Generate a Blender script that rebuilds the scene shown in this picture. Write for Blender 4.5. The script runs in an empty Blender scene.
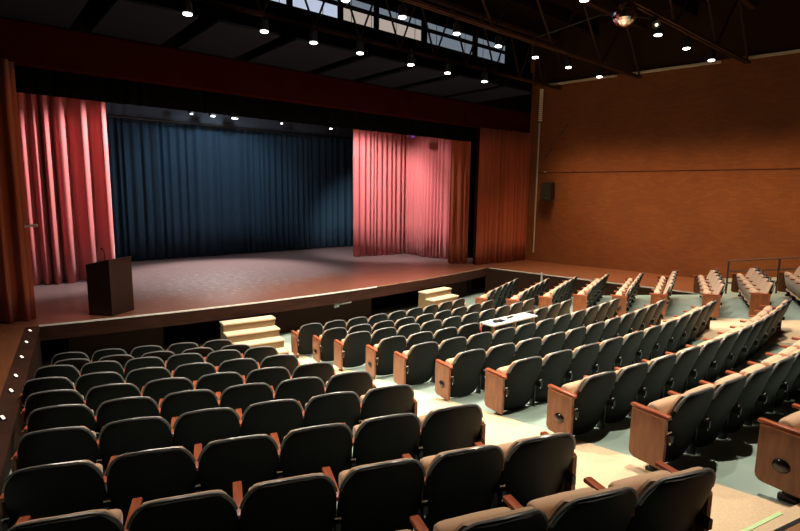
import bpy, bmesh, math, random
from mathutils import Vector, Matrix
random.seed(7)
sc = bpy.context.scene
COL = sc.collection
R = math.radians
XM = 7.3                      # axis of the hall
ST = 0.92                     # stage level
PIT = -0.04

# ------------------------------------------------------------------ materials
def new_mat(name):
    m = bpy.data.materials.new(name); m.use_nodes = True
    nt = m.node_tree; b = nt.nodes['Principled BSDF']
    return m, nt, b

def mat(name, col, rough=0.5, metal=0.0, spec=0.5, noise=0.0, nscale=20.0, bump=0.0, coat=0.0, sheen=0.0):
    m, nt, b = new_mat(name)
    b.inputs['Base Color'].default_value = (*col, 1); b.inputs['Roughness'].default_value = rough
    b.inputs['Metallic'].default_value = metal; b.inputs['Specular IOR Level'].default_value = spec
    b.inputs['Coat Weight'].default_value = coat; b.inputs['Sheen Weight'].default_value = sheen
    if noise or bump:
        tc = nt.nodes.new('ShaderNodeTexCoord'); n = nt.nodes.new('ShaderNodeTexNoise')
        n.inputs['Scale'].default_value = nscale; n.inputs['Detail'].default_value = 4
        nt.links.new(tc.outputs['Object'], n.inputs['Vector'])
        if noise:
            mx = nt.nodes.new('ShaderNodeMix'); mx.data_type = 'RGBA'
            mx.inputs['A'].default_value = (*[c * (1 - noise) for c in col], 1)
            mx.inputs['B'].default_value = (*[min(1, c * (1 + noise)) for c in col], 1)
            nt.links.new(n.outputs['Fac'], mx.inputs['Factor'])
            nt.links.new(mx.outputs['Result'], b.inputs['Base Color'])
        if bump:
            bp = nt.nodes.new('ShaderNodeBump'); bp.inputs['Strength'].default_value = bump
            bp.inputs['Distance'].default_value = 0.01
            nt.links.new(n.outputs['Fac'], bp.inputs['Height']); nt.links.new(bp.outputs['Normal'], b.inputs['Normal'])
    return m

def emit(name, col, strength):
    m, nt, b = new_mat(name)
    b.inputs['Base Color'].default_value = (0.02, 0.02, 0.02, 1)
    b.inputs['Emission Color'].default_value = (*col, 1); b.inputs['Emission Strength'].default_value = strength
    return m

def wood(name, a, c, rough=0.35, scale=3.0, stretch=(1, 1, 12), coat=0.2):
    m, nt, b = new_mat(name)
    tc = nt.nodes.new('ShaderNodeTexCoord'); mp = nt.nodes.new('ShaderNodeMapping')
    mp.inputs['Scale'].default_value = stretch
    n = nt.nodes.new('ShaderNodeTexNoise'); n.inputs['Scale'].default_value = scale; n.inputs['Detail'].default_value = 6
    cr = nt.nodes.new('ShaderNodeValToRGB')
    cr.color_ramp.elements[0].position = 0.35; cr.color_ramp.elements[0].color = (*a, 1)
    cr.color_ramp.elements[1].position = 0.68; cr.color_ramp.elements[1].color = (*c, 1)
    L = nt.links.new
    L(tc.outputs['Object'], mp.inputs['Vector']); L(mp.outputs['Vector'], n.inputs['Vector'])
    L(n.outputs['Fac'], cr.inputs['Fac']); L(cr.outputs['Color'], b.inputs['Base Color'])
    b.inputs['Roughness'].default_value = rough; b.inputs['Coat Weight'].default_value = coat
    if coat == 0: b.inputs['Specular IOR Level'].default_value = 0.1
    return m

def brick_mat():
    m, nt, b = new_mat('brick'); L = nt.links.new
    tc = nt.nodes.new('ShaderNodeTexCoord'); sp = nt.nodes.new('ShaderNodeSeparateXYZ'); cb = nt.nodes.new('ShaderNodeCombineXYZ')
    L(tc.outputs['Object'], sp.inputs[0]); L(sp.outputs['X'], cb.inputs['X']); L(sp.outputs['Z'], cb.inputs['Y'])
    br = nt.nodes.new('ShaderNodeTexBrick'); L(cb.outputs[0], br.inputs['Vector'])
    br.inputs['Scale'].default_value = 1.0; br.inputs['Brick Width'].default_value = 0.2; br.inputs['Row Height'].default_value = 0.067
    br.inputs['Mortar Size'].default_value = 0.006; br.inputs['Mortar Smooth'].default_value = 0.3; br.inputs['Bias'].default_value = -0.3
    br.inputs['Color1'].default_value = (0.165, 0.045, 0.007, 1); br.inputs['Color2'].default_value = (0.2, 0.06, 0.0105, 1)
    br.inputs['Mortar'].default_value = (0.15, 0.041, 0.0065, 1)
    n = nt.nodes.new('ShaderNodeTexNoise'); n.inputs['Scale'].default_value = 1.1; n.inputs['Detail'].default_value = 5
    L(cb.outputs[0], n.inputs['Vector'])
    mx = nt.nodes.new('ShaderNodeMix'); mx.data_type = 'RGBA'; mx.blend_type = 'MULTIPLY'; mx.inputs['Factor'].default_value = 0.55
    cr = nt.nodes.new('ShaderNodeValToRGB'); cr.color_ramp.elements[0].color = (0.8, 0.78, 0.75, 1); cr.color_ramp.elements[1].color = (1.15, 1.15, 1.1, 1)
    cr.color_ramp.elements[0].position = 0.3; cr.color_ramp.elements[1].position = 0.7
    L(n.outputs['Fac'], cr.inputs['Fac']); L(br.outputs['Color'], mx.inputs['A']); L(cr.outputs['Color'], mx.inputs['B'])
    L(mx.outputs['Result'], b.inputs['Base Color']); b.inputs['Roughness'].default_value = 0.8
    bp = nt.nodes.new('ShaderNodeBump'); bp.inputs['Strength'].default_value = 0.35; bp.inputs['Distance'].default_value = 0.01; bp.invert = True
    L(br.outputs['Fac'], bp.inputs['Height']); L(bp.outputs['Normal'], b.inputs['Normal'])
    return m

def stage_mat():
    m, nt, b = new_mat('stage_boards'); L = nt.links.new
    tc = nt.nodes.new('ShaderNodeTexCoord')
    mp = nt.nodes.new('ShaderNodeMapping'); mp.inputs['Scale'].default_value = (1.2, 14, 1); L(tc.outputs['Object'], mp.inputs['Vector'])
    n = nt.nodes.new('ShaderNodeTexNoise'); n.inputs['Scale'].default_value = 2.0; n.inputs['Detail'].default_value = 6; L(mp.outputs['Vector'], n.inputs['Vector'])
    cr = nt.nodes.new('ShaderNodeValToRGB'); cr.color_ramp.elements[0].position = 0.3; cr.color_ramp.elements[1].position = 0.7
    cr.color_ramp.elements[0].color = (0.13, 0.042, 0.024, 1); cr.color_ramp.elements[1].color = (0.2, 0.07, 0.04, 1)
    L(n.outputs['Fac'], cr.inputs['Fac'])
    # worn, dusty playing area further upstage
    sp = nt.nodes.new('ShaderNodeSeparateXYZ'); L(tc.outputs['Object'], sp.inputs[0])
    n2 = nt.nodes.new('ShaderNodeTexNoise'); n2.inputs['Scale'].default_value = 1.6; n2.inputs['Detail'].default_value = 8; n2.inputs['Roughness'].default_value = 0.7
    L(tc.outputs['Object'], n2.inputs['Vector'])
    ad = nt.nodes.new('ShaderNodeMath'); ad.operation = 'MULTIPLY_ADD'; ad.inputs[1].default_value = 2.5
    L(n2.outputs['Fac'], ad.inputs[0]); L(sp.outputs['Y'], ad.inputs[2])
    mr = nt.nodes.new('ShaderNodeMapRange'); mr.inputs['From Min'].default_value = 13.6; mr.inputs['From Max'].default_value = 15.2
    L(ad.outputs[0], mr.inputs['Value'])
    mx = nt.nodes.new('ShaderNodeMix'); mx.data_type = 'RGBA'; mx.inputs['B'].default_value = (0.21, 0.15, 0.155, 1)
    ml = nt.nodes.new('ShaderNodeMath'); ml.operation = 'MULTIPLY'; ml.inputs[1].default_value = 0.75; L(mr.outputs[0], ml.inputs[0])
    L(ml.outputs[0], mx.inputs['Factor']); L(cr.outputs['Color'], mx.inputs['A'])
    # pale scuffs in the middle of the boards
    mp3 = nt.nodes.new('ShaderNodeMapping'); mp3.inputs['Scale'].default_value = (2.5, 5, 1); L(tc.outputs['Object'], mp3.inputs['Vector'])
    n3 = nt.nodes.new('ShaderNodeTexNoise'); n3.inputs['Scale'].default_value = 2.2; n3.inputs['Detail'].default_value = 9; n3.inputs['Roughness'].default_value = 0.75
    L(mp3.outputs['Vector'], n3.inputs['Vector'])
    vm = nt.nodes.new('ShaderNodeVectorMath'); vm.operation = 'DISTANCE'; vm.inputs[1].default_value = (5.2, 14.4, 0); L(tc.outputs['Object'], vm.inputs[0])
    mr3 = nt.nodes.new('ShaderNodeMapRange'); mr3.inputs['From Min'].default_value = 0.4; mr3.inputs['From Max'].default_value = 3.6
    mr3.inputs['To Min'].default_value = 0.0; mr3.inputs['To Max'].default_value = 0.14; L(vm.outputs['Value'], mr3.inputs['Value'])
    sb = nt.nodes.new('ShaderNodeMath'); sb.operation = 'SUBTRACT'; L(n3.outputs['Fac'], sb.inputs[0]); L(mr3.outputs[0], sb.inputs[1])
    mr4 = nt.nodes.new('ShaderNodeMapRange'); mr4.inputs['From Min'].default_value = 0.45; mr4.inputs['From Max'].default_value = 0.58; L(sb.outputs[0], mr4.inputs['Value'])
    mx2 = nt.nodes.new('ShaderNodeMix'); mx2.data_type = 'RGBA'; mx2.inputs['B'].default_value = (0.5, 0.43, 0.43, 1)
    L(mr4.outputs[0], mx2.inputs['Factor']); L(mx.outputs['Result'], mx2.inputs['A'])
    L(mx2.outputs['Result'], b.inputs['Base Color'])
    b.inputs['Roughness'].default_value = 0.3; b.inputs['Specular IOR Level'].default_value = 0.55
    return m

def floor_mat():
    m, nt, b = new_mat('painted_floor'); L = nt.links.new
    tc = nt.nodes.new('ShaderNodeTexCoord')
    n = nt.nodes.new('ShaderNodeTexNoise'); n.inputs['Scale'].default_value = 2.2; n.inputs['Detail'].default_value = 8; L(tc.outputs['Object'], n.inputs['Vector'])
    cr = nt.nodes.new('ShaderNodeValToRGB'); cr.color_ramp.elements[0].position = 0.3; cr.color_ramp.elements[1].position = 0.7
    cr.color_ramp.elements[0].color = (0.25, 0.335, 0.29, 1); cr.color_ramp.elements[1].color = (0.34, 0.43, 0.375, 1)
    L(n.outputs['Fac'], cr.inputs['Fac']); L(cr.outputs['Color'], b.inputs['Base Color']); b.inputs['Roughness'].default_value = 0.38
    return m

M = dict(
    shell=mat('black_seat_shell', (0.0045, 0.005, 0.0042), 0.55, spec=0.15, bump=0.05, nscale=300),
    rim=mat('highlight_grey_rim', (0.15, 0.15, 0.145), 0.33, spec=1.0),  # black rim turned grey: overhead highlight put into the colour
    tan=mat('tan_upholstery', (0.6, 0.37, 0.225), 0.9, noise=0.14, nscale=120, sheen=0.3),
    arm=wood('red_stained_wood', (0.29, 0.065, 0.025), (0.42, 0.11, 0.045), 0.3, 6, (8, 1, 1)),
    panel=wood('brown_veneer', (0.18, 0.055, 0.018), (0.28, 0.1, 0.036), 0.38, 4, (1, 5, 1.2)),
    steel=mat('black_steel', (0.02, 0.02, 0.02), 0.4, 0.3),
    chrome=mat('bright_steel', (0.7, 0.7, 0.68), 0.25, 1.0),
    emblem=mat('black_aisle_lamp', (0.012, 0.012, 0.012), 0.25, spec=0.7),
    brick=brick_mat(), stage=stage_mat(), floor=floor_mat(),
    carpet=mat('beige_carpet', (0.72, 0.53, 0.34), 0.95, noise=0.22, nscale=70, bump=0.3),
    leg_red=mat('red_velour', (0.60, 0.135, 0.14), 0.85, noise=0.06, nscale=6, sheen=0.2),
    rust=mat('warm_dim_velour', (0.34, 0.062, 0.018), 0.85, noise=0.08, nscale=6, sheen=0.2),  # curtain red darkened and warmed: dim hall light put into the colour
    navy=mat('navy_velour', (0.018, 0.055, 0.1), 0.9, noise=0.15, nscale=5),
    black=mat('black_drape', (0.004, 0.004, 0.0045), 0.95, spec=0.0),
    blackwall=mat('black_paint', (0.006, 0.005, 0.005), 0.95, spec=0.0),
    slate=mat('slate_border', (0.05, 0.065, 0.09), 0.9),
    header=mat('dark_red_paint', (0.032, 0.0046, 0.001), 0.95, noise=0.2, nscale=2, spec=0.0),
    roof=mat('dark_brown_roof', (0.016, 0.008, 0.0045), 0.9, spec=0.0),
    cloud=mat('charcoal_panel', (0.014, 0.0148, 0.021), 0.9, spec=0.0),
    trussm=mat('rusty_steel', (0.045, 0.019, 0.008), 0.7, 0.0, spec=0.15),
    fascia=wood('dark_brown_fascia', (0.028, 0.011, 0.007), (0.046, 0.018, 0.011), 0.8, 3, (1, 1, 6), 0.0),
    under=mat('brown_hardboard', (0.032, 0.014, 0.008), 0.8, spec=0.1, noise=0.15, nscale=3),
    lip=mat('pale_lip', (0.88, 0.8, 0.7), 0.5, noise=0.35, nscale=9),
    lip2=mat('worn_brown_lip', (0.3, 0.17, 0.1), 0.7, noise=0.75, nscale=3),
    lip3=mat('grey_lip', (0.5, 0.44, 0.38), 0.6, noise=0.4, nscale=5),
    roof2=mat('dark_brown_panel', (0.035, 0.017, 0.009), 0.9, spec=0.0),
    walk=wood('brown_walkway', (0.13, 0.043, 0.018), (0.19, 0.068, 0.028), 0.42, 2, (10, 1, 1)),
    lect=wood('dark_walnut', (0.009, 0.0036, 0.0022), (0.016, 0.006, 0.0036), 0.5, 4, (1, 1, 0.2)),
    step=mat('cream_tread', (0.62, 0.5, 0.34), 0.7, noise=0.1, nscale=30),
    stepside=mat('tan_plywood', (0.24, 0.155, 0.075), 0.7, noise=0.15, nscale=8),
    white=mat('off_white', (0.44, 0.42, 0.385), 0.6, noise=0.05, nscale=8),
    glow=mat('pale_green_nosing', (0.62, 0.85, 0.42), 0.6),
    plastic=mat('black_plastic', (0.008, 0.008, 0.008), 0.45),
    grille=mat('speaker_grille', (0.01, 0.01, 0.011), 0.7, bump=0.5, nscale=200),
    lens=emit('lamp_lens', (1.0, 0.95, 0.86), 14.0),
    marker=emit('marker_lens', (1.0, 0.86, 0.6), 2.6),
    batten=emit('batten_lens', (0.95, 0.97, 1.0), 9.0),
    purple=emit('purple_lens', (0.25, 0.05, 0.45), 0.6),
    sky=emit('daylight_pane', (0.68, 0.78, 1.0), 0.7),
    sky2=emit('hazy_pane', (1.0, 0.83, 0.72), 0.42),
    sky3=emit('dim_pane', (0.5, 0.6, 0.72), 0.3),
    mirror=mat('mirror_tile', (0.85, 0.8, 0.76), 0.08, 1.0),
    railm=mat('brown_rail', (0.14, 0.06, 0.035), 0.4, 0.3),
    cornice=mat('cornice_tan', (0.5, 0.4, 0.3), 0.6),
    redcable=mat('red_cable', (0.3, 0.03, 0.03), 0.5),
    leathers=mat('left_wall_brown', (0.3, 0.13, 0.05), 0.8),
)

# ------------------------------------------------------------------ mesh helpers
def bm_new(): return bmesh.new()

def add_box(bm, c, s, rot=None, bev=0.0, seg=2):
    mt = Matrix.Translation(c) @ (rot if rot else Matrix()) @ Matrix.Diagonal((s[0], s[1], s[2], 1))
    r = bmesh.ops.create_cube(bm, size=1.0, matrix=mt)
    if bev > 0:
        es = list({e for v in r['verts'] for e in v.link_edges})
        bmesh.ops.bevel(bm, geom=es, offset=bev, segments=seg, profile=0.5, affect='EDGES')

def add_cyl(bm, a, b, r1, r2=None, seg=12, caps=True):
    a, b = Vector(a), Vector(b); d = b - a
    q = d.to_track_quat('Z', 'Y').to_matrix().to_4x4()
    bmesh.ops.create_cone(bm, cap_ends=caps, cap_tris=False, segments=seg, radius1=r1, radius2=r1 if r2 is None else r2,
                          depth=d.length, matrix=Matrix.Translation((a + b) / 2) @ q)

def add_tube(bm, pts, r, seg=8):
    pts = [Vector(p) for p in pts]; rings = []
    for i, p in enumerate(pts):
        t = (pts[min(i + 1, len(pts) - 1)] - pts[max(i - 1, 0)]).normalized()
        u = t.cross(Vector((0, 0, 1)));  u = u if u.length > 1e-3 else t.cross(Vector((0, 1, 0)))
        u.normalize(); w = t.cross(u)
        rings.append([bm.verts.new(p + r * (math.cos(k * 2 * math.pi / seg) * u + math.sin(k * 2 * math.pi / seg) * w)) for k in range(seg)])
    for a, b in zip(rings, rings[1:]):
        for k in range(seg): bm.faces.new((a[k], a[(k + 1) % seg], b[(k + 1) % seg], b[k]))
    bm.faces.new(rings[0][::-1]); bm.faces.new(rings[-1])

def add_prism(bm, outline, lo, hi, axis='x'):
    """closed 2-D outline extruded along an axis from lo to hi"""
    def P(u, v, w): return {'x': (w, u, v), 'y': (u, w, v), 'z': (u, v, w)}[axis]
    a = [bm.verts.new(P(u, v, lo)) for u, v in outline]; b = [bm.verts.new(P(u, v, hi)) for u, v in outline]
    n = len(a)
    bm.faces.new(a); bm.faces.new(b[::-1])
    for i in range(n): bm.faces.new((a[i], b[i], b[(i + 1) % n], a[(i + 1) % n]))

def obj(name, bm, m, parent=None, smooth=False, loc=None):
    bmesh.ops.recalc_face_normals(bm, faces=bm.faces[:])
    me = bpy.data.meshes.new(name); bm.to_mesh(me); bm.free()
    if smooth:
        for p in me.polygons: p.use_smooth = True
        if smooth != 'all':
            me.set_sharp_from_angle(angle=R(40))
    o = bpy.data.objects.new(name, me); COL.objects.link(o)
    me.materials.append(m if not isinstance(m, str) else M[m])
    if parent: o.parent = parent
    if loc: o.location = loc
    return o

def empty(name, label, cat, loc=(0, 0, 0), rz=0.0, group=None):
    o = bpy.data.objects.new(name, None); COL.objects.link(o)
    o.empty_display_size = 0.1; o.location = loc; o.rotation_euler = (0, 0, rz)
    return tag(o, label, cat, group)

def tag(o, label, cat, group=None):
    o['label'] = label; o['category'] = cat
    if group: o['group'] = group
    return o

def struct(o, label=None, cat=None):
    o['kind'] = 'structure'
    if label: o['label'] = label
    if cat: o['category'] = cat
    return o

def dup(root, loc=None, rz=None, label=None, group=None):
    r = root.copy(); COL.objects.link(r)
    if loc is not None: r.location = loc
    if rz is not None: r.rotation_euler = (0, 0, rz)
    if label: r['label'] = label
    if group: r['group'] = group
    for ch in list(root.children):
        c = ch.copy(); COL.objects.link(c); c.parent = r
        for g in list(ch.children):
            d = g.copy(); COL.objects.link(d); d.parent = c
    return r

# ------------------------------------------------------------------ floor shape
def zf(x, y):
    u = x - XM
    zc = 0.71 - 0.155 * (y - u * u / 34 - 8.95) - 0.82
    k = (XM - abs(u)) * 0.337 + y * 0.941
    zl = 0.79 - 0.158 * (k - 9.5) - 0.82 + (0.075 if u > 0 else 0)
    t = min(1, max(0, (abs(u) - 2.6) / 0.8)); t = t * t * (3 - 2 * t)
    return max(PIT, zc * (1 - t) + zl * t + 0.08)

SPL = math.tan(R(8.24)); APW = 6.39; APY = 11.40; SAG = 0.615
def walk_x(y, side): return XM + side * (APW + (APY - y) * SPL)      # inner edge of the side walkways
def wall_x(y, side): return XM + side * (9.2 + (11.8 - y) * SPL)     # side walls
def apron_y(x): return APY - SAG * (1 - ((x - XM) / APW) ** 2)

# main raked floor
bm = bm_new()
NX, NY = 60, 70
grid = []
for j in range(NY + 1):
    y = 12.0 - j * 19.5 / NY; row = []
    for i in range(NX + 1):
        a = -1 + 2 * i / NX
        x = XM + a * (abs(wall_x(y, 1) - XM) + 0.1)
        row.append(bm.verts.new((x, y, min(zf(x, y), 1.9 if y > -2 else 1.9))))
    grid.append(row)
for j in range(NY):
    for i in range(NX): bm.faces.new((grid[j][i], grid[j][i + 1], grid[j + 1][i + 1], grid[j + 1][i]))
struct(obj('floor', bm, 'floor', smooth='all'))

# carpet runners in the two aisles, following the rake
def carpet(name, label, fl, fr, y0, y1):
    bm = bm_new(); n = 60; rows = []
    for j in range(n + 1):
        y = y0 + (y1 - y0) * j / n; a, b = fl(y), fr(y)
        top = []; bot = []
        for i in range(7):
            x = a + (b - a) * i / 6; z = zf(x, y)
            top.append(bm.verts.new((x, y, z + 0.014))); bot.append(bm.verts.new((x, y, z - 0.02)))
        rows.append(top + bot[::-1])
    for r0, r1 in zip(rows, rows[1:]):
        m_ = len(r0)
        for i in range(m_): bm.faces.new((r0[i], r0[(i + 1) % m_], r1[(i + 1) % m_], r1[i]))
    bm.faces.new(rows[0]); bm.faces.new(rows[-1][::-1])
    return struct(obj(name, bm, 'carpet', smooth=True), label, 'carpet')
aL = lambda y: 3.02 + 0.075 * (y - 1.5)
aR = lambda y: 4.34 + 0.118 * (y - 0.85) if y > .85 else 4.34
carpet('floor_runner', 'beige speckled carpet runner down the sloping aisle on the lectern side', aL, aR, 10.35, -1.0)
carpet('floor_runner', 'beige carpet runner in the far aisle beside the brick wall seats', lambda y: 2 * XM - aR(y), lambda y: 2 * XM - aL(y) + 0.35, 10.35, -1.0)

# ------------------------------------------------------------------ walls, roof
def side_wall(name, side):
    # local x runs along the wall, local -y faces the hall on both sides
    y0, y1 = 13.2, -8.0
    p0 = Vector((wall_x(y0, side), y0, 0)); p1 = Vector((wall_x(y1, side), y1, 0))
    L = (p1 - p0).length
    bm = bm_new(); add_box(bm, (L / 2, 0.15 * (1 if side < 0 else -1) * -1, 4.55), (L, 0.3, 9.5))
    o = obj(name, bm, 'brick'); d = p1 - p0
    o.location = p0; o.rotation_euler = (0, 0, math.atan2(d.y, d.x))
    return struct(o)
wr = side_wall('wall_right', 1)
wl = side_wall('wall_left', -1)
for o in (wr, wl): pass
# put the hall face exactly on the wall line
for o, s in ((wr, 1), (wl, -1)):
    me = o.data
    for v in me.vertices: v.co.y = (v.co.y)
bm = bm_new(); add_box(bm, (XM, -8.1, 4.5), (34, 0.3, 9.4)); struct(obj('wall_back', bm, 'leathers'))
bm = bm_new(); add_box(bm, (XM, 3.0, 9.25), (36, 24, 0.2)); struct(obj('ceiling', bm, 'roof'))

# thin dark course line along the brick wall
def on_wall(y, z, side=1, off=0.0):
    n = Vector((-math.cos(R(8.24)) * side, -math.sin(R(8.24)), 0))
    return Vector((wall_x(y, side), y, z)) + n * off
WANG = math.atan2(-1, SPL)      # heading of right wall going toward the rear
def wall_bar(name, ya, yb, z, h, d, m, side=1):
    a, b = on_wall(ya, z, side, d / 2), on_wall(yb, z, side, d / 2)
    bm = bm_new(); dd = b - a
    add_box(bm, (0, 0, 0), (dd.length, d, h)); o = obj(name, bm, m)
    o.location = (a + b) / 2; o.rotation_euler = (0, 0, math.atan2(dd.y, dd.x)); return o
struct(wall_bar('trim_1', 11.5, -7.5, 4.235, 0.028, 0.006, 'fascia'))
for i, (ya, yb) in enumerate(((11.25, 8.86), (8.33, 5.9), (5.27, 2.2), (1.6, -1.4))):
    struct(wall_bar('trim_%d' % (i + 2), ya, yb, 7.36, 0.055, 0.16, 'cornice'))
    struct(wall_bar('trim_%d' % (i + 12), ya, yb, 7.36, 0.055, 0.16, 'cornice', -1))

for sd, nm in ((1, 'right'), (-1, 'left')):
    struct(wall_bar('wall_%s_upper' % nm, 11.8, -7.5, 8.35, 1.85, 0.06, 'roof2', sd))
# proscenium wall: header + side pieces + black upper wall with clerestory
OPX0, OPX1 = 0.72, 13.88
bm = bm_new(); add_box(bm, (XM, 12.05, 6.06), (20.5, 0.3, 0.72)); struct(obj('wall_front', bm, 'header'))
bm = bm_new(); add_box(bm, (XM, 12.05, 7.15), (20.5, 0.3, 1.45)); struct(obj('wall_front_upper', bm, 'blackwall'))
for nm, x0, x1 in (('wall_front_west', -3.4, OPX0), ('wall_front_east', OPX1, 18.0)):
    bm = bm_new(); add_box(bm, ((x0 + x1) / 2, 12.17, 2.85), (x1 - x0, 0.12, 5.7)); struct(obj(nm, bm, 'header'))
# clerestory windows above the header
bm = bm_new(); add_box(bm, (XM, 12.15, 8.9), (20.5, 0.3, 0.5)); struct(obj('wall_front_top', bm, 'blackwall'))
wins = [(5.1, 6.5, 'sky'), (6.6, 8.0, 'sky'), (8.1, 9.2, 'sky2'), (9.3, 11.0, 'sky2'), (11.15, 13.3, 'sky3'), (13.45, 15.0, 'sky3')]
for i, (x0, x1, mt_) in enumerate(wins):
    bm = bm_new()
    for zz in (7.92, 8.34, 8.62): add_box(bm, ((x0 + x1) / 2, 12.0, zz), (x1 - x0 + 0.1, 0.1, 0.09))
    for xx in (x0 - 0.02, x1 + 0.02): add_box(bm, (xx, 12.0, 8.27), (0.08, 0.1, 0.76))
    w = struct(obj('window_%d' % (i + 1), bm, 'blackwall'))
    bm = bm_new(); add_box(bm, ((x0 + x1) / 2, 12.04, 8.13), (x1 - x0, 0.02, 0.38)); obj('lower_pane', bm, mt_, w)
    bm = bm_new(); add_box(bm, ((x0 + x1) / 2, 12.04, 8.48), (x1 - x0, 0.02, 0.2)); obj('upper_pane', bm, 'sky3', w)
bm = bm_new(); add_box(bm, (0.6, 12.15, 8.3), (8.8, 0.3, 0.9)); add_box(bm, (16.6, 12.15, 8.3), (3.0, 0.3, 0.9)); struct(obj('wall_front_corner', bm, 'blackwall'))

# ------------------------------------------------------------------ stage
bm = bm_new(); N = 48
outl = []
for i in range(N + 1):
    x = XM - APW + 2 * APW * i / N; outl.append((x, apron_y(x)))
outl += [(18.0, 11.4), (18.0, 20.6), (-3.4, 20.6), (-3.4, 11.4)]
add_prism(bm, outl, ST - 0.015, ST, 'z'); struct(obj('stage_floor', bm, 'stage'))
def apron_band(name, z0, z1, off0, off1, m, x0=None, x1=None, ends=True):
    bm = bm_new(); x0 = XM - APW if x0 is None else x0; x1 = XM + APW if x1 is None else x1
    a = []; b = []
    for i in range(N + 1):
        x = x0 + (x1 - x0) * i / N
        a.append((x, apron_y(x) + off0)); b.append((x, apron_y(x) + off1))
    add_prism(bm, a + b[::-1], z0, z1, 'z'); return obj(name, bm, m)
struct(apron_band('stage_fascia_trim', 0.62, 0.903, -0.004, 0.09, 'fascia'))
struct(apron_band('stage_lip_trim', 0.894, 0.924, -0.012, 0.016, 'lip', None, 8.4))
struct(apron_band('stage_lip_trim', 0.902, 0.923, -0.008, 0.012, 'lip2', 8.4, None))
# recessed wall below the overhang: hardboard panels with dark openings between
struct(apron_band('under_stage_wall', PIT - 0.1, 0.9, 1.3, 1.36, 'blackwall'))
for i, (xa, xb) in enumerate(((1.4, 3.1), (5.6, 8.55), (11.6, 13.0))):
    struct(apron_band('trim_%d' % (i + 30), PIT - 0.05, 0.64, 0.42, 0.47, 'under', xa, xb))

# side walkways at stage level
def walkway(name, side):
    bm = bm_new(); ys = [11.45 - i * 0.5 for i in range(34)]
    out = [(walk_x(y, side), y) for y in ys] + [(wall_x(y, side) + 0.05 * side, y) for y in ys[::-1]]
    add_prism(bm, out, ST - 0.06, ST + 0.001, 'z'); return struct(obj(name, bm, 'walk'))
walkway('walkway_floor_right', 1); walkway('walkway_floor_left', -1)
def walk_band(name, side, z0, z1, o0, o1, m, ya=11.45, yb=-5.0):
    bm = bm_new(); n = 12; ys = [ya + (yb - ya) * i / n for i in range(n + 1)]
    out = [(walk_x(y, side) - side * o0, y) for y in ys] + [(walk_x(y, side) - side * o1, y) for y in ys[::-1]]
    add_prism(bm, out, z0, z1, 'z'); return struct(obj(name, bm, m))
for s, nm in ((1, 'right'), (-1, 'left')):
    walk_band('walkway_fascia_trim_' + nm, s, PIT - 0.1, 0.89, -0.03, 0.0, 'under')
walk_band('walkway_edge_trim_right', 1, 0.895, 0.924, -0.02, 0.012, 'lip3', 11.3, 4.6)
walk_band('walkway_edge_trim_left', -1, 0.85, 0.93, -0.2, 0.02, 'fascia', 11.3, 3.7)
# white post on the right walkway face
wp_ = Vector((walk_x(9.35, 1) - 0.05, 9.35, 0))
bm = bm_new(); add_box(bm, (wp_.x, wp_.y, 0.43), (0.05, 0.05, 1.08), bev=0.006); tag(obj('pipe_stub', bm, 'white'), 'slim white post standing against the dark face of the far walkway', 'post')

# stage house
bm = bm_new(); add_box(bm, (XM, 20.5, 4.6), (22, 0.2, 9.4)); struct(obj('wall_stage_back', bm, 'blackwall'))
for s in (1, -1):
    bm = bm_new(); add_box(bm, (XM + s * 10.8, 16.4, 4.6), (0.2, 8.4, 9.4)); struct(obj('wall_stage_' + ('east' if s > 0 else 'west'), bm, 'blackwall'))
bm = bm_new(); add_box(bm, (XM, 16.4, 9.25), (22, 8.6, 0.2)); struct(obj('ceiling_stage', bm, 'blackwall'))

# ------------------------------------------------------------------ curtains
def curtain(name, label, cat, path, z0, z1, m, wl=0.22, amp=0.055, seed=0, group=None, step=0.02, hem=0.012):
    rnd = random.Random(seed); pts = [Vector((p[0], p[1], 0)) for p in path]
    seg = [(b - a).length for a, b in zip(pts, pts[1:])]; tot = sum(seg); n = int(tot / step)
    # irregular fold phases
    s = 0; knots = [0.0]
    while s < tot + 1: s += wl * rnd.uniform(0.55, 1.5); knots.append(s)
    amps = [amp * rnd.uniform(0.55, 1.3) for _ in knots]
    def off(s):
        for i in range(len(knots) - 1):
            if knots[i + 1] > s:
                t = (s - knots[i]) / (knots[i + 1] - knots[i])
                return amps[i] * math.sin(2 * math.pi * t) + 0.25 * amps[i] * math.sin(4 * math.pi * t + i)
        return 0
    bm = bm_new(); cols = []; NZ = 7
    for i in range(n + 1):
        s = tot * i / n; k = 0; r = s
        while k < len(seg) - 1 and r > seg[k]: r -= seg[k]; k += 1
        d = (pts[k + 1] - pts[k]).normalized(); nrm = Vector((-d.y, d.x, 0)); p = pts[k] + d * r
        o = off(s); c = []
        for j in range(NZ):
            t = j / (NZ - 1); f = 0.8 + 0.35 * (1 - t) ** 1.5
            sway = 0.02 * math.sin(s * 3 + 2.2 * t) * (1 - t)
            q = p + nrm * (o * f + sway); z = z0 + (z1 - z0) * t + (hem * math.sin(s * 4) if j == 0 else 0)
            c.append(bm.verts.new((q.x, q.y, z)))
        cols.append(c)
    for a, b in zip(cols, cols[1:]):
        for j in range(NZ - 1): bm.faces.new((a[j], b[j], b[j + 1], a[j + 1]))
    o = obj(name, bm, m, smooth='all')
    md = o.modifiers.new('thick', 'SOLIDIFY'); md.thickness = 0.008
    return tag(o, label, cat, group)
CUR = 'curtain'
curtain('stage_curtain', 'long dark navy curtain hung across the back of the stage', CUR, [(1.5, 19.72), (15.2, 19.72)], ST + 0.03, 8.6, 'navy', 0.3, 0.06, 1)
curtain('stage_curtain', 'bright red pleated curtain behind the lectern', CUR, [(0.55, 16.3), (3.17, 16.05)], ST + 0.015, 8.6, 'leg_red', 0.36, 0.12, 4)
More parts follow.
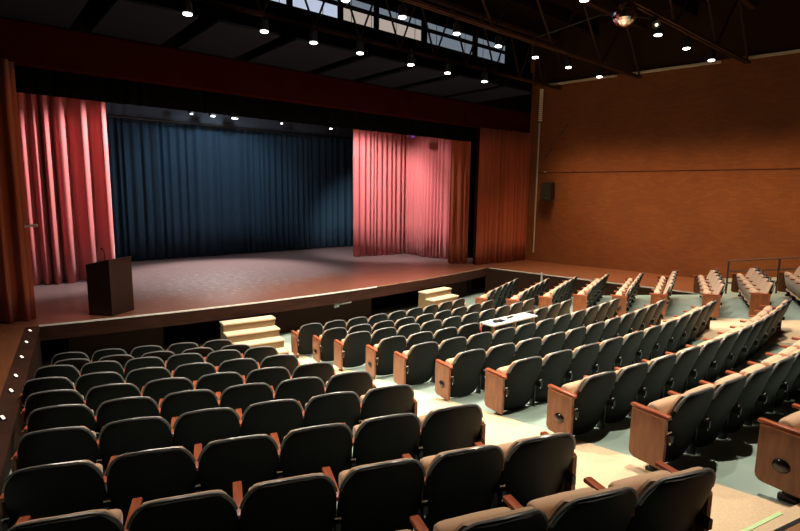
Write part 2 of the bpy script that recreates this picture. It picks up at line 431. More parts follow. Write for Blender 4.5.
curtain('stage_curtain', 'narrow red curtain edge between lectern side rust drape and bright red curtain', CUR, [(0.3, 13.7), (0.62, 15.6)], ST + 0.015, 8.6, 'leg_red', 0.22, 0.06, 5)
curtain('stage_curtain', 'bright red pleated curtain across stage from the lectern, nearest the navy backdrop', CUR, [(11.5, 16.3), (14.05, 16.05)], ST + 0.015, 8.6, 'leg_red', 0.21, 0.045, 6)
curtain('stage_curtain', 'bright red curtain running front to back, beside the steps to brick wall side', CUR, [(14.06, 16.1), (13.9, 14.7), (14.12, 13.55)], ST + 0.015, 8.6, 'leg_red', 0.2, 0.055, 7)
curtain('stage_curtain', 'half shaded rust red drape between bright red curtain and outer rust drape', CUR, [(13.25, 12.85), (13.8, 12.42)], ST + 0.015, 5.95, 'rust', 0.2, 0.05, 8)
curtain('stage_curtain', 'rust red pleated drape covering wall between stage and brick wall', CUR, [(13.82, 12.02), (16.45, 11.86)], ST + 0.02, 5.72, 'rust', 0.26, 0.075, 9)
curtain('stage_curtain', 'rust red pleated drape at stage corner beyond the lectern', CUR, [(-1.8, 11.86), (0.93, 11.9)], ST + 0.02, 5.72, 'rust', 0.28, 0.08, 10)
# black valance just behind the header and slate border upstage
curtain('valance', 'black valance hanging along the top of the stage opening', CUR, [(-0.2, 12.42), (14.8, 12.42)], 5.24, 6.6, 'black', 0.3, 0.02, 11, hem=0)
curtain('border_curtain', 'slate border curtain hanging above the navy backdrop', CUR, [(1.8, 19.3), (14.9, 19.3)], 5.84, 6.9, 'slate', 0.6, 0.012, 12, hem=0)
bm = bm_new(); add_tube(bm, [(1.8, 19.22, 5.8), (14.9, 19.22, 5.8)], 0.045); tag(obj('hanging_pipe', bm, 'plastic'), 'black pipe along the bottom hem of the slate border', 'pipe')

# stage lamps on a batten, seen under the valance
for i, (x, w, wd) in enumerate(((6.17, .07, 'first'), (6.9, .12, 'second'), (7.68, .2, 'third'), (9.52, .05, 'fourth'), (11.72, .1, 'fifth'))):
    e = empty('hanging_stage_lamp', '%s small lit stage lamp counted from the lectern end, over the navy backdrop' % wd, 'lamp', (x, 18.2, 6.0), 0, 'lamps over the stage')
    bm = bm_new(); add_box(bm, (0, 0, 0.1), (w + 0.1, 0.2, 0.2), bev=0.02); add_cyl(bm, (0, 0, 0.2), (0, 0, 0.6), 0.015); obj('housing', bm, 'plastic', e)
    bm = bm_new(); add_box(bm, (0, -0.02, -0.012), (w, 0.07, 0.03), bev=0.005); obj('lens', bm, 'batten', e)
bm = bm_new(); add_tube(bm, [(1.5, 18.2, 6.62), (15, 18.2, 6.62)], 0.025); tag(obj('hanging_batten', bm, 'plastic'), 'black batten pipe carrying the small stage lamps', 'pipe')
e = empty('stage_spotlight', 'black stage spotlight with purple lens in front of bright red curtain top', 'spotlight', (12.55, 14.2, 5.52))
bm = bm_new(); add_cyl(bm, (0, 0.16, 0.05), (0, -0.12, -0.03), 0.1, 0.12, 16); add_cyl(bm, (0, 0, 0.1), (0, 0, 0.6), 0.015); obj('housing', bm, 'plastic', e, True)
bm = bm_new(); add_cyl(bm, (0, -0.115, -0.03), (0, -0.13, -0.034), 0.1, 0.1, 16); obj('lens', bm, 'purple', e)

bm = bm_new(); add_cyl(bm, (0.86, 11.76, 2.74), (1.0, 11.74, 2.75), 0.022, 0.022, 10); add_cyl(bm, (1.0, 11.74, 2.75), (1.06, 11.73, 2.755), 0.035, 0.03, 10)
tag(obj('drape_fixture', bm, 'white'), 'tiny pale fixture on the inner edge of the rust drape beyond the lectern', 'fixture')
# ------------------------------------------------------------------ lectern
e = empty('lectern', 'dark walnut lectern with slanted top at the stage edge', 'lectern', (2.2, 11.74, ST), R(38))
bm = bm_new(); add_prism(bm, [(-.27, 0.07), (.27, 0.07), (.27, 1.0), (-.27, 1.12)], -.31, .31, 'x'); obj('body', bm, 'lect', e)
bm = bm_new(); add_box(bm, (0, 0, 0.035), (0.63, 0.55, 0.07), bev=0.01); obj('plinth', bm, 'lect', e)
bm = bm_new(); add_box(bm, (0, -0.005, 1.075), (0.64, 0.57, 0.03), Matrix.Rotation(-math.atan2(.12, .54), 4, 'X'), bev=0.006); obj('slanted_top', bm, 'lect', e)
bm = bm_new(); add_tube(bm, [(0.1, 0.18, 1.04), (0.1, 0.18, 1.18), (0.06, 0.16, 1.26), (-0.02, 0.12, 1.31)], 0.008); add_cyl(bm, (-0.02, 0.12, 1.31), (-0.07, 0.1, 1.335), 0.018, 0.014)
obj('gooseneck_microphone', bm, 'plastic', e)

# ------------------------------------------------------------------ portable steps
def steps(label, c, rz, n=4):
    e = empty('stage_steps', label, 'steps', (c[0], c[1], PIT), rz)
    W = 1.14; run = 0.28; top = 0.70; rise = top / n
    for s in (-1, 1):
        out = [(0, 0)]
        for k in range(n): out += [(-(n - k) * run + run, 0)] if k == 0 else []
        pts = [(run, 0.0)]
        for k in range(n):
            pts.append((run - 0.02, top - k * rise - 0.03) if k == 0 else (-(k - 1) * run, top - k * rise - 0.03))
            pts.append((-k * run, top - k * rise - 0.03))
        pts.append((-(n - 1) * run, 0.0))
        bm = bm_new(); add_prism(bm, pts, s * (W / 2 - 0.03) - 0.018, s * (W / 2 - 0.03) + 0.018, 'x'); obj('side_panel', bm, 'stepside', e)
    for k in range(n):
        z = top - k * rise
        bm = bm_new(); add_box(bm, (0, -k * run + run / 2 - 0.012, z - 0.018), (W, run + 0.03, 0.036), bev=0.008); obj('tread', bm, 'step', e)
        bm = bm_new(); add_box(bm, (0, -k * run + 0.008, z - 0.035 - (rise - 0.036) / 2), (W - 0.1, 0.016, rise - 0.036)); obj('riser', bm, 'stepside', e)
    return e
steps('cream portable steps against the stage between lectern and middle of stage', (4.55, 10.32), R(-8))
steps('cream portable steps against the stage near the rust drape and brick wall', (10.32, 10.36), R(4))

# small floodlight under the stage lip
e = empty('floodlight', 'small pale floodlight mounted under the stage lip', 'floodlight', (7.35, apron_y(7.35) + 0.25, 0.52), R(-10))
bm = bm_new(); add_cyl(bm, (-.16, 0, 0), (-.04, -0.02, 0.0), 0.085, 0.06, 16); obj('housing', bm, 'white', e, True)
bm = bm_new(); add_cyl(bm, (0.05, 0, 0.03), (0.32, 0, 0.05), 0.04, 0.04, 12); add_cyl(bm, (-.03, 0, 0.0), (0.06, 0, 0.03), 0.025); obj('ballast', bm, 'white', e, True)
bm = bm_new(); add_box(bm, (0.08, 0.06, 0.07), (0.06, 0.05, 0.16)); obj('bracket', bm, 'steel', e)

# ------------------------------------------------------------------ marker lights along the left walkway
ords = ['first', 'second', 'third', 'fourth', 'fifth', 'sixth', 'seventh', 'eighth', 'ninth', 'tenth', 'eleventh', 'twelfth']
for i, y in enumerate((11.16, 10.18 , 9.36, 8.45, 7.82, 6.95)):
    y *= 0.92 if False else 1
    yy = (10.95, 10.15, 9.27, 8.37, 7.77, 6.88)[i]
    x = walk_x(yy, -1) - 0.1
    e = empty('marker_light', '%s small lit marker light from stage on the near walkway edge' % ords[i], 'light', (x, yy, 0.93), R(8), 'walkway marker lights')
    bm = bm_new(); add_box(bm, (0, 0, 0.008), (0.045, 0.15, 0.016), bev=0.004); obj('housing', bm, 'steel', e)
    bm = bm_new(); add_box(bm, (0, 0, 0.019), (0.024, 0.11, 0.008), bev=0.003); obj('lens', bm, 'marker', e)

# ------------------------------------------------------------------ seats
def lerp(a, b, t): return a + (b - a) * t
BT, BB = 0.82, 0.11           # top and bottom of the back shell
def back_y(z): return lerp(0.035, -0.17, (z - 0.2) / (BT - 0.2))       # rake of the back
def back_w(t):               # half width at height fraction t (0 bottom, 1 top)
    w = lerp(0.238, 0.27, min(1, t / 0.5))
    if t > 0.66: q = (t - 0.66) / 0.34; w -= 0.13 * (1 - math.sqrt(max(0, 1 - q ** 2.3)))
    if t < 0.12: q = (0.12 - t) / 0.12; w -= 0.07 * (1 - math.sqrt(max(0, 1 - q * q)))
    return w
TS = [0, .02, .05, .09, .14, .2, .3, .42, .55, .66, .74, .8, .85, .89, .925, .95, .97, .985, .995, 1.0]
def crest(u, t): return 0.022 * (1 - u * u) * t ** 6                # top edge bows up in the middle
def shell_mesh(y_off, thick, wk=1.0, t0=0.0, t1=1.0, lip=True):
    bm = bm_new(); U = [-1, -.9, -.7, -.45, -.2, 0, .2, .45, .7, .9, 1]
    F = []; B = []
    for t in TS:
        tt = lerp(t0, t1, t); w = back_w(tt) * wk; z = lerp(BB, BT - 0.022, tt); fr = []; bk = []
        for u in U:
            edge = 1 - abs(u) ** 6
            y = back_y(z) + 0.035 * u * u + y_off
            lipo = -0.012 if (lip and tt < 0.24 + 0.06 * (1 - u * u)) else 0
            zc = z + crest(u, tt)
            fr.append(bm.verts.new((u * w, y + thick * 0.5 * (0.35 + 0.65 * edge), zc)))
            bk.append(bm.verts.new((u * w, y - thick * 0.5 * (0.35 + 0.65 * edge) + lipo, zc)))
        F.append(fr); B.append(bk)
    n = len(U)
    for j in range(len(TS) - 1):
        for i in range(n - 1):
            bm.faces.new((F[j][i], F[j][i + 1], F[j + 1][i + 1], F[j + 1][i])); bm.faces.new((B[j][i + 1], B[j][i], B[j + 1][i], B[j + 1][i + 1]))
        bm.faces.new((F[j][0], F[j + 1][0], B[j + 1][0], B[j][0])); bm.faces.new((F[j + 1][-1], F[j][-1], B[j][-1], B[j + 1][-1]))
    for i in range(n - 1):
        bm.faces.new((F[0][i + 1], F[0][i], B[0][i], B[0][i + 1])); bm.faces.new((F[-1][i], F[-1][i + 1], B[-1][i + 1], B[-1][i]))
    return bm
def rim_mesh():
    pts = []
    tl = [.8, .85, .89, .925, .95, .97, .985, .995]  # top stretch alone, where the painted highlight sits
    for t in tl:
        z = lerp(BB, BT - 0.022, t); pts.append((-back_w(t), back_y(z) + 0.035, z + crest(1, t)))
    wt = back_w(1.0); zt = BT - 0.022
    for u in (-1, -.75, -.5, -.25, 0, .25, .5, .75, 1): pts.append((u * wt, back_y(zt) + 0.035 * u * u, zt + crest(u, 1)))
    pts += [(-x, y, z) for x, y, z in pts[:len(tl)][::-1]]
    bm = bm_new(); add_tube(bm, pts, 0.0125, 8); return bm
def cushion_mesh():
    bm = shell_mesh(0.05, 0.05, 0.94, 0.12, 0.965, False); return bm
def pad_mesh():
    # tipped-up seat pad, rolled front edge on top
    bm = bm_new(); prof = []
    a = Vector((0.095, 0.30)); b = Vector((0.15, 0.585)); d = (b - a).normalized(); nn = Vector((-d.y, d.x))
    th = 0.055
    for k in range(9): ang = -math.pi / 2 + math.pi * k / 8; prof.append(b + d * (math.cos(ang) * th * 0.9) - nn * (math.sin(ang) * th))
    for k in range(5): ang = math.pi / 2 + math.pi * k / 4; prof.append(a + d * (math.cos(ang) * th * 0.5) - nn * (math.sin(ang) * th * 0.8))
    prof = [(p.x, p.y) for p in prof]; cx = sum(p[0] for p in prof) / len(prof); cz = sum(p[1] for p in prof) / len(prof)
    rings = []
    for x, s in ((-.215, .74), (-.208, .88), (-.188, .97), (-.15, 1.0), (0, 1.03), (.15, 1.0), (.188, .97), (.208, .88), (.215, .74)):
        rings.append([bm.verts.new((x, cx + (p[0] - cx) * s, cz + (p[1] - cz) * (s * 0.5 + 0.5))) for p in prof])
    n = len(prof)
    for r0, r1 in zip(rings, rings[1:]):
        for i in range(n): bm.faces.new((r0[i], r0[(i + 1) % n], r1[(i + 1) % n], r1[i]))
    bm.faces.new(rings[0]); bm.faces.new(rings[-1][::-1]); return bm
def arm_mesh(x):
    bm = bm_new(); add_box(bm, (x, 0.115, 0.592), (0.056, 0.36, 0.03), bev=0.009); return bm
def leg_mesh(x):
    bm = bm_new(); add_box(bm, (x, 0.05, 0.30), (0.022, 0.08, 0.5), bev=0.004); add_box(bm, (x, 0.05, 0.075), (0.045, 0.13, 0.05), bev=0.008)
    add_box(bm, (x, -0.02, 0.42), (0.03, 0.14, 0.06)); return bm
def hinge_mesh(x):
    bm = bm_new(); add_cyl(bm, (x - 0.02, -0.055, 0.47), (x + 0.02, -0.055, 0.47), 0.014); add_box(bm, (x, -0.07, 0.40), (0.008, 0.012, 0.07)); return bm
def panel_mesh(x):
    y0, y1, z0, z1, r = -0.05, 0.265, 0.14, 0.576, 0.06; pts = [(y0, z1), (y0, z0 + 0.01), (y0 + 0.01, z0)]
    for k in range(6): a = -math.pi / 2 + math.pi / 2 * k / 5; pts.append((y1 - r + r * math.cos(a), z0 + r + r * math.sin(a)))
    pts.append((y1, z1)); bm = bm_new(); add_prism(bm, pts, x - 0.016, x + 0.016, 'x'); return bm
def emblem_mesh(x, s):
    bm = bm_new()
    bmesh.ops.create_uvsphere(bm, u_segments=16, v_segments=8, radius=1, matrix=Matrix.Translation((x + s * 0.016, 0.1, 0.32)) @ Matrix.Diagonal((0.03, 0.06, 0.052, 1)))
    return bm
PITCH = 0.552; HP = PITCH / 2
MESH = {}
def part(key, fn, m, name, parent, smooth=True):
    if key not in MESH:
        o = obj(name, fn(), m, parent, smooth); MESH[key] = o.data; return o
    o = bpy.data.objects.new(name, MESH[key]); COL.objects.link(o); o.parent = parent; return o

def build_seat(name, label, loc, rz, first, last, lamp_l=False, lamp_r=False, group=None):
    e = empty(name, label, 'seat', loc, rz, group)
    b = part('shell', lambda: shell_mesh(0, 0.045), 'shell', 'back_shell', e)
    part('rim', rim_mesh, 'rim', 'rim_highlight', b)
    part('cushion', cushion_mesh, 'tan', 'back_cushion', e)
    part('pad', pad_mesh, 'tan', 'seat_pad', e)
    part('armL', lambda: arm_mesh(-HP), 'arm', 'armrest', e); part('legL', lambda: leg_mesh(-HP), 'steel', 'leg', e)
    part('hingeL', lambda: hinge_mesh(-HP), 'chrome', 'hinge', e)
    if last: part('armR', lambda: arm_mesh(HP), 'arm', 'armrest', e); part('legR', lambda: leg_mesh(HP), 'steel', 'leg', e)
    if first:
        p = part('panL', lambda: panel_mesh(-HP - 0.03), 'panel', 'end_panel', e, False)
        if lamp_l: part('emL', lambda: emblem_mesh(-HP - 0.03, -1), 'emblem', 'aisle_lamp', p)
    if last:
        p = part('panR', lambda: panel_mesh(HP + 0.03), 'panel', 'end_panel', e, False)
        if lamp_r: part('emR', lambda: emblem_mesh(HP + 0.03, 1), 'emblem', 'aisle_lamp', p)
    return e

def run_row(x, y, h, k, n, PITCH=PITCH):
    out = []
    for i in range(n):
        out.append((x, y, h + k * (i)))
        hh = h + k * (i + .5); x += PITCH * math.cos(hh); y += PITCH * math.sin(hh)
    return out
LEFT = [(1.14, 9.69, 5), (1.04, 8.65, 5), (0.79, 8.22, 6), (0.59, 7.20, 6), (0.55, 6.21, 6), (0.51, 5.36, 6), (0.39, 4.53, 6), (0.27, 3.575, 6, 1.78, -.355), (0.215, 2.745, 6, 1.89, -.372), (0.2, 1.84, 6, 2.01, -.35)]
MID = [(5.37, 9.08, 9), (5.28, 8.04, 9), (5.23, 7.20, 10), (5.21, 6.20, 10), (5.08, 5.31, 11), (5.00, 4.32, 11), (4.95, 3.40, 11), (4.70, 2.36, 12), (4.56, 1.43, 11), (4.66, 0.52, 4)]
HL, HC, KC = -0.3442, -0.1748, 0.0327
SEATS = []
def rowz(lst, b):
    z = lst[1]
    return (2.2423 - 0.1272 * z - 0.0025 * z * z if b == 'L' else 2.102 - 0.1706 * z + 0.002 * z * z) - 0.82
def place(rows, b):
    for r, row in enumerate(rows):
        x, y, n = row[:3]
        if b == 'M': pts = run_row(x, y, HC, KC * (10 / max(n, 9) if r < 9 else 1), n)
        elif b == 'L': pts = run_row(x, y, row[4] if len(row) > 3 else HL, 0, n, 0.578 if r < 2 else PITCH)
        else:
            pts = run_row(x, y, R(n), 0, 5)
        if b == 'R': z, n = row[3] - 0.82, 5
        elif b == 'L' and len(row) > 3: z = row[3] - 0.82
        else: z = rowz((x, y), b)
        for i, (px, py, hh) in enumerate(pts):
            ox, oy = px - math.sin(hh) * 0.17, py + math.cos(hh) * 0.17
            rowt = ('front row' if r == 0 else ords[r] + ' row from stage')
            if b == 'L': lab = 'black-backed tan seat, %s from the carpeted aisle, %s, block before the lectern' % (ords[n - 1 - i], rowt); g = 'theater seats before the lectern'
            elif b == 'M': lab = 'black-backed tan seat, %s from the lectern-side aisle, %s, middle block' % (ords[i], rowt); g = 'theater seats in the middle block'
            else: lab = 'black-backed tan seat, %s from the carpeted aisle, %s, block beside brick wall' % (ords[i], rowt); g = 'theater seats beside the brick wall'
            ev = (r % 2 == 1)
            if b == 'R': hh += R(2 if r < 5 else 4)
            build_seat('theater_seat', lab, (ox, oy, z), hh, i == 0, i == n - 1,
                       lamp_l=(b == 'M' and ev) or (b == 'R' and r in (0, 2, 4)), lamp_r=(b == 'L' and ev), group=g)
place(LEFT, 'L'); place(MID, 'M')
RIGHT = [(10.90, 8.78, 20.5, .857), (10.72, 7.60, 19.7, 1.037), (11.41, 7.11, 19.6, 1.102), (11.57, 6.25, 19.3, 1.271), (11.48, 5.25, 19.6, 1.431),
         (11.71, 4.50, 19.5, 1.563), (11.87, 3.55, 22.1, 1.69), (12.02, 2.76, 22.1, 1.82), (12.15, 1.86, 22.1, 1.96)]
place(RIGHT, 'R')

# ------------------------------------------------------------------ table over the fourth row
tz = 1.15; e = empty('folding_table', 'white folding table standing over the fourth row of the middle block', 'table', (7.62, 5.76, 0.27), R(-1))
H_ = tz - 0.27
bm = bm_new(); add_box(bm, (0, 0, H_ - 0.02), (1.3, 0.33, 0.03), bev=0.006); obj('tabletop', bm, 'white', e)
for sx in (-.58, .02, .58):
    bm = bm_new(); add_box(bm, (sx, -.1, H_ / 2 - 0.02), (0.05, 0.05, H_ - 0.04)); obj('leg', bm, 'stepside', e)
bm = bm_new(); add_tube(bm, [(-.645, .12, H_ - 0.0), (-.69, .1, H_ - 0.12), (-.69, .06, H_ - 0.3), (-.73, -.05, H_ - 0.5)], 0.012); tag(obj('cable', bm, 'redcable', None, loc=(7.62, 5.76, 0.27)), 'red cable dangling off the end of white folding table', 'cable')
for nm, lab, x, y, s in (('control_box', 'small black control box lying on the white folding table', -.42, -.02, (.11, .07, .04)), ('notebook', 'small brown notebook lying mid-way along the white folding table', 0.06, .04, (.2, .05, .015)), ('papers', 'grey paper sheet beside the control box on white folding table', -.28, .0, (.2, .14, .004))):
    bm = bm_new(); add_box(bm, (7.62 + x, 5.76 + y, tz + s[2] / 2), s, Matrix.Rotation(0.15, 4, 'Z'), bev=0.001)
    tag(obj(nm, bm, {'control_box': 'plastic', 'notebook': 'under', 'papers': 'cloud'}[nm]), lab, {'control_box': 'box', 'notebook': 'notebook', 'papers': 'paper'}[nm])

# ------------------------------------------------------------------ wall speaker, column speaker, conduit
wallrot = math.atan2(-1, SPL) + math.pi / 2      # local -y faces into the hall
p = on_wall(10.97, 3.2, 1, 0.0); e = empty('wall_speaker', 'black loudspeaker tilted on the brick wall beside the rust drape', 'speaker', p, R(90 + 8.24) + math.pi)
e.rotation_euler = (0, 0, R(180 + 90 - 8.24 + 0))
e.rotation_euler = (0, 0, R(-90 + 8.24))
bm = bm_new(); add_prism(bm, [(-.06, .08), (-.36, 0.0), (-.42, .62), (-.10, .70)], -.2, .2, 'x'); obj('cabinet', bm, 'plastic', e)
bm = bm_new(); add_prism(bm, [(-.365, .03), (-.385, .03), (-.44, .59), (-.42, .60)], -.18, .18, 'x'); obj('grille', bm, 'grille', e)
bm = bm_new(); add_box(bm, (0.02, -.385, .13), (.03, .02, .03)); obj('badge', bm, 'white', e)
bm = bm_new(); add_box(bm, (0, -.05, .38), (.1, .11, .1)); obj('bracket', bm, 'steel', e)
p = on_wall(11.45, 6.05, 1, 0.12); e = empty('column_speaker', 'tall white slatted column speaker high in the corner above the conduit', 'speaker', p, R(-90 + 8.24 + 25))
bm = bm_new(); add_box(bm, (0, 0, .6), (.12, .1, 1.2), bev=0.01); obj('cabinet', bm, 'under', e)
bm = bm_new()
for k in range(16): add_box(bm, (0, -.06, .07 + k * .072), (.125, .03, .056))
obj('slat', bm, 'step', e)
p = on_wall(11.5, 0, 1, 0.06); bm = bm_new(); add_tube(bm, [(p.x, p.y, 6.1), (p.x, p.y, 1.25)], 0.026); tag(obj('conduit', bm, 'white'), 'pale conduit pipe running up the corner of the brick wall', 'pipe')
p = on_wall(11.2, 4.27, 1, 0.04); bm = bm_new(); add_box(bm, (p.x, p.y, p.z), (.06, .1, .04), bev=0.006); tag(obj('junction_box', bm, 'white'), 'small pale junction box beside the conduit on the brick wall', 'box')
p = on_wall(10.1, 4.27, 1, 0.02); bm = bm_new(); add_box(bm, (p.x, p.y, p.z), (.05, .05, .05), bev=0.01); tag(obj('wall_hook', bm, 'chrome'), 'tiny bright hook on the course line of brick wall', 'hook')
for i, ((ya, za), (yb, zb), lab) in enumerate((((11.25, 4.75), (10.95, 5.15), 'lower dark slanting streak on the brick wall above the speaker'), ((10.75, 5.5), (10.4, 5.95), 'upper dark slanting streak on the brick wall above the speaker'))):
    bm = bm_new(); add_tube(bm, [on_wall(ya, za, 1, .05), on_wall(yb, zb, 1, .05)], 0.02); tag(obj('wall_streak', bm, 'plastic'), lab, 'rod')  # dark slanting streaks, modelled as thin tubes just off the wall

# ------------------------------------------------------------------ railing at the end of the right walkway
e = empty('handrail', 'brown steel handrail behind the seats beside the brick wall', 'railing', (0, 0, 0))
A = Vector((14.78, 4.41, 0.9)); B_ = Vector((15.3, 0.6, 1.5)); dv = B_ - A
for nm, h in (('top_rail', 0.93), ('middle_rail', 0.66), ('lower_rail', 0.36)):
    bm = bm_new(); add_tube(bm, [A + Vector((0, 0, h)), B_ + Vector((0, 0, h))], 0.022); obj(nm, bm, 'railm', e)
for t in (0, .27, .62, 1.0):
    q = A + dv * t; bm = bm_new(); add_tube(bm, [q - Vector((0, 0, .1)), q + Vector((0, 0, 0.93))], 0.024); obj('post', bm, 'railm', e)

# ------------------------------------------------------------------ carpeted steps at the rear of the aisle
e = empty('carpeted_step', 'beige carpeted step with pale green edge strip at the bottom of the picture', 'step', (0, 0, 0))
def quad_block(pts, z0, z1):
    bm = bm_new(); add_prism(bm, pts, z0, z1, 'z'); return bm
hd = Vector((math.cos(R(-13)), math.sin(R(-13)))); nd = Vector((hd.y, -hd.x)) if False else Vector((-hd.y, hd.x)) * -1
P0 = Vector((3.10, 1.0)); P1 = P0 + hd * 1.75
obj('tread', quad_block([P0, P1, P1 + nd * .165, P0 + nd * .165], 1.0, 1.3), 'carpet', e)
obj('edge_strip', quad_block([P0 - nd * .008, P0 + hd * 1.05 - nd * .008, P0 + hd * 1.05 + nd * .018, P0 + nd * .018], 1.288, 1.304), 'glow', e)
e2 = empty('carpeted_step', 'brown topped upper step behind the carpeted step, dark front edge', 'step', (0, 0, 0))
Q0 = P0 + nd * .115 ; Q0 = Vector((3.0, 0.93)); Q1 = Q0 + hd * 1.8
Q0, Q1 = P0 + nd * 0.17, P1 + nd * 0.2
obj('tread', quad_block([Q0, Q1, Q1 + nd * .6, Q0 + nd * .6], 1.0, 1.42), 'leathers', e2)
obj('dark_edge_band', quad_block([Q0 - nd * .004, Q1 - nd * .004, Q1 + nd * .02, Q0 + nd * .02], 1.36, 1.424), 'steel', e2)  # plain dark band along the front of the upper step

# ------------------------------------------------------------------ roof trusses and lamps
def truss(label, y, x0=-2.5, x1=16.9, n=8):
    e = empty('roof_truss', label, 'truss', (0, y, 7.2), 0, 'roof trusses over the seats')
    for dx in (-.05, .05):
        pass
    bm = bm_new(); add_box(bm, ((x0 + x1) / 2, -.045, 0), (x1 - x0, 0.05, 0.06)); add_box(bm, ((x0 + x1) / 2, .045, 0), (x1 - x0, 0.05, 0.06)); obj('bottom_chord', bm, 'trussm', e)
    bm = bm_new(); add_box(bm, ((x0 + x1) / 2, 0, 1.5), (x1 - x0, 0.14, 0.09)); obj('top_chord', bm, 'trussm', e)
    bm = bm_new(); w = (x1 - x0) / n
    for k in range(n):
        a = x0 + k * w
        add_cyl(bm, (a, 0, 0), (a + w / 2, 0, 1.5), 0.028, seg=6); add_cyl(bm, (a + w / 2, 0, 1.5), (a + w, 0, 0), 0.028, seg=6)
    obj('lattice', bm, 'trussm', e); return e
truss('rust brown lattice roof truss in front of the clerestory windows, nearest the stage', 10.83, n=15)
truss('rust brown lattice roof truss spanning the middle of the hall', 8.08)
truss('rust brown lattice roof truss carrying the mirror ball', 5.2, -2.5, 17.3)
for i, y in enumerate((9.6, 6.7, 3.9)):
    bm = bm_new(); add_box(bm, (XM, y, 8.95), (20, 0.16, 0.4)); struct(obj('ceiling_beam_%d' % (i + 1), bm, 'roof'))
bm = bm_new(); add_tube(bm, [(12.0, 5.25, 7.25), (11.7, 6.6, 7.6), (11.2, 8.0, 7.3)], 0.012); tag(obj('cable', bm, 'plastic'), 'thin dark cable sagging between two roof trusses', 'cable')

def lamp(label, x, y, rotx=0, light=True, energy=300, tilt=0, zz=6.82, group='lamps under the roof trusses', size=R(94)):
    e = empty('downlight', label, 'lamp', (x, y, zz), 0, group)
    bm = bm_new(); add_cyl(bm, (0, 0, 0.015), (0, 0, 0.2), 0.085, 0.075, 16); add_cyl(bm, (0, 0, 0.2), (0, 0, 0.26), 0.075, 0.03, 16); obj('can', bm, 'plastic', e, True)
    bm = bm_new(); add_cyl(bm, (0, 0, 0.25), (0, 0, 0.37), 0.014, seg=8); obj('stem', bm, 'plastic', e)
    bm = bm_new(); bmesh.ops.create_uvsphere(bm, u_segments=16, v_segments=8, radius=1, matrix=Matrix.Translation((0, 0, 0.0)) @ Matrix.Diagonal((.075, .075, .018, 1))); obj('lens', bm, 'lens', e, True)
    if light:
        ld = bpy.data.lights.new('house_spot', 'SPOT'); ld.energy = energy; ld.spot_size = size; ld.spot_blend = 0.85
        ld.color = (1.0, 0.89, 0.73); ld.shadow_soft_size = 0.07
        lo = bpy.data.objects.new('house_spot', ld); COL.objects.link(lo); lo.location = (x, y, zz - 0.06); lo.rotation_euler = (rotx, tilt, 0)
    return e
E1, E2, E3 = 420, 950, 1200
for i, x in enumerate((3.19, 4.59, 5.65, 6.8, 8.26, 9.48, 10.88)):
    lamp('%s lit lamp from lectern end of the row nearest the stage' % ords[i], x, 9.38, zz=6.4, energy=E1 * (0.45 if i < 2 else 1))
for i, x in enumerate((5.5, 6.83, 8.36, 9.75, 11.2, 12.7, 14.32)):
    lamp('%s lit lamp from lectern end of the middle row under the roof' % ords[i], x, 8.03, energy=E2 * (0.6 if i == 0 else (1, 1, 1, .95, .75, .4, .4)[i]))
for i, x in enumerate((8.6, 11.55, 13.05, 14.6)):
    lamp('%s lit lamp from mirror ball end of row under the ball truss' % ords[i] if i else 'lit lamp under the ball truss, between lectern side and mirror ball', x, 5.2, energy=E3 * (1, 0.42, 0.3, 0.3)[i])
for i, x in enumerate((1.2, 2.65, 4.1)):
    lamp('%s lit lamp over the seats before the lectern, middle row under the roof' % ords[i], x, 8.03, energy=E2 * (0.2, 0.4, 0.5)[i])
for i, x in enumerate((0.9, 2.4, 3.9)):
    lamp('%s lit lamp over the lectern side seats on the ball truss' % ords[i], x, 5.2, energy=E3 * 0.4)
for i, x in enumerate((5.4, 7.0)):
    lamp('lit lamp on the ball truss over the %s rows' % ('lectern aisle' if i == 0 else 'middle'), x, 5.2, energy=E3)
for i, x in enumerate((5.2, 8.5, 11.5)):
    lamp('%s lit lamp from lectern aisle at the rear of the hall' % ords[i], x, 2.2, energy=E3 * (1, 0.9, 0.2)[i])

# mirror ball
e = empty('mirror_ball', 'small mirror ball hanging beside the lamps of nearest truss', 'mirror ball', (10.1, 5.22, 6.93))
bm = bm_new(); bmesh.ops.create_uvsphere(bm, u_segments=24, v_segments=14, radius=0.235); o = obj('ball', bm, 'mirror', e)
bm = bm_new(); add_cyl(bm, (0, 0, .22), (0, 0, .32), 0.012); add_cyl(bm, (0, 0, .22), (0, 0, .25), 0.04); obj('hanger', bm, 'plastic', e)
e = empty('stage_spotlight', 'angled spotlight clamped on truss between mirror ball and lamps', 'spotlight', (11.3, 5.15, 7.0))
bm = bm_new(); add_cyl(bm, (0.1, 0.1, 0.1), (-.08, -.05, -.06), 0.07, 0.085, 14); add_cyl(bm, (0.02, 0.03, 0.05), (0.02, 0.03, .2), .014); obj('housing', bm, 'plastic', e, True)
bm = bm_new(); add_cyl(bm, (-.08, -.05, -.06), (-.088, -.057, -.068), 0.03, 0.03, 14); obj('lens', bm, 'marker', e)

# ------------------------------------------------------------------ acoustic clouds below the roof
gaps = [0.2, 2.0, 3.62, 5.2, 7.1, 8.5, 9.95, 11.9, 13.5]
for i, (a, b) in enumerate(zip(gaps, gaps[1:])):
    bm = bm_new(); add_box(bm, ((a + b) / 2, 10.72, 6.47), (b - a - 0.34, 2.3, 0.06), bev=0.01)
    for rx in (a + .4, b - .4): add_cyl(bm, (rx, 10.7, 6.5), (rx, 10.7, 9.2), 0.008, seg=5)
    tag(obj('hanging_baffle', bm, 'cloud'), '%s charcoal acoustic panel from the lectern end, above the dark red header' % ords[i], 'ceiling panel', 'acoustic panels above the header')

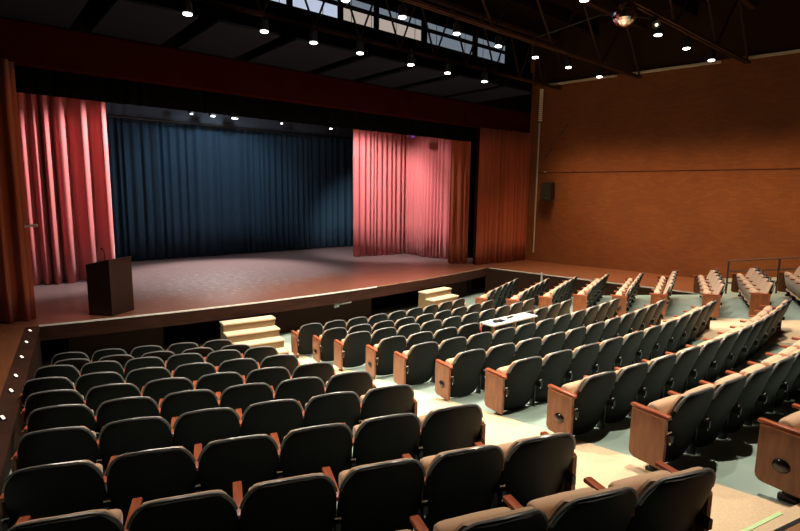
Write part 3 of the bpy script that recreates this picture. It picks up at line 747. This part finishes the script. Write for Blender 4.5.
# ------------------------------------------------------------------ lights
def spot(name, loc, target, energy, size, col, blend=0.6, soft=0.15):
    ld = bpy.data.lights.new(name, 'SPOT'); ld.energy = energy; ld.spot_size = R(size); ld.spot_blend = blend; ld.color = col; ld.shadow_soft_size = soft
    o = bpy.data.objects.new(name, ld); COL.objects.link(o); o.location = loc
    o.rotation_euler = (Vector(target) - Vector(loc)).to_track_quat('-Z', 'Y').to_euler(); return o
WHT = (1.0, 0.97, 0.93)
spot('stage_light', (5.4, 14.2, 6.2), (2.2, 16.1, 3.2), 2100, 60, WHT)
spot('stage_light', (9.2, 14.4, 6.2), (12.5, 16.1, 3.0), 1500, 68, WHT)
spot('stage_light', (9.4, 13.7, 6.2), (14.1, 14.8, 2.6), 620, 62, WHT)
spot('stage_light', (7.0, 17.6, 6.3), (6.2, 15.7, 0.9), 3000, 72, WHT)
spot('stage_light', (4.6, 17.4, 6.3), (4.6, 15.6, 0.9), 300, 95, WHT)
spot('stage_light', (10.0, 17.4, 6.3), (10.4, 15.6, 0.9), 260, 95, WHT)
spot('backdrop_light', (7.3, 16.5, 6.4), (7.3, 19.7, 2.2), 260, 110, (0.85, 0.93, 1.0))
spot('border_fill', (7.3, 15.5, 6.3), (7.3, 19.3, 6.2), 120, 120, (0.8, 0.9, 1.0))  # added fill spot without a fixture, brightens the slate border
# added warm spots, no fixtures: light the brick wall, rust drapes and apron
WRM = (1.0, 0.62, 0.3)
for k in range(8):
    wy = 9.7 - 1.5 * k
    spot('wall_fill', (wall_x(wy, 1) - 2.3, wy, 6.9), (wall_x(wy, 1) + 0.1, wy - 0.1, -0.8), 640, 76, WRM, 1.0, 0.4)
spot('drape_fill', (12.6, 8.6, 6.6), (15.2, 11.8, 0.3), 300, 42, WRM, 1.0)
spot('drape_fill', (2.6, 8.7, 6.2), (-0.2, 11.9, 0.2), 60, 40, WRM, 1.0)
spot('apron_fill', (5.1, 8.8, 6.2), (5.0, 12.0, 0.9), 300, 70, (1.0, 0.7, 0.42), 1.0)
spot('apron_fill', (9.0, 8.8, 6.2), (10.2, 12.2, 0.9), 340, 70, (1.0, 0.7, 0.42), 1.0)

w = bpy.data.worlds.new('World'); sc.world = w; w.use_nodes = True
w.node_tree.nodes['Background'].inputs[0].default_value = (0.05, 0.035, 0.025, 1); w.node_tree.nodes['Background'].inputs[1].default_value = 0.05

# ------------------------------------------------------------------ camera
cam = bpy.data.cameras.new('Camera'); co = bpy.data.objects.new('Camera', cam); COL.objects.link(co)
cam.sensor_width = 36; cam.lens = 512.18 * 36 / 800; cam.clip_start = 0.05
yaw, pit, rol = R(40.475), R(8.112), R(0.727)
F = Vector((math.sin(yaw) * math.cos(pit), math.cos(yaw) * math.cos(pit), -math.sin(pit)))
rt = Vector((math.cos(yaw), -math.sin(yaw), 0)); up = rt.cross(F)
Rr = rt * math.cos(rol) + up * math.sin(rol); Uu = up * math.cos(rol) - rt * math.sin(rol)
co.matrix_world = Matrix(((Rr.x, Uu.x, -F.x, 0), (Rr.y, Uu.y, -F.y, 0), (Rr.z, Uu.z, -F.z, 3.45), (0, 0, 0, 1)))
sc.camera = co
sc.cycles.diffuse_bounces = 1
sc.view_settings.view_transform = 'Standard'; sc.view_settings.look = 'None'; sc.view_settings.gamma = 1.0
sc.view_settings.use_curve_mapping = False; sc.view_settings.exposure = 0.0
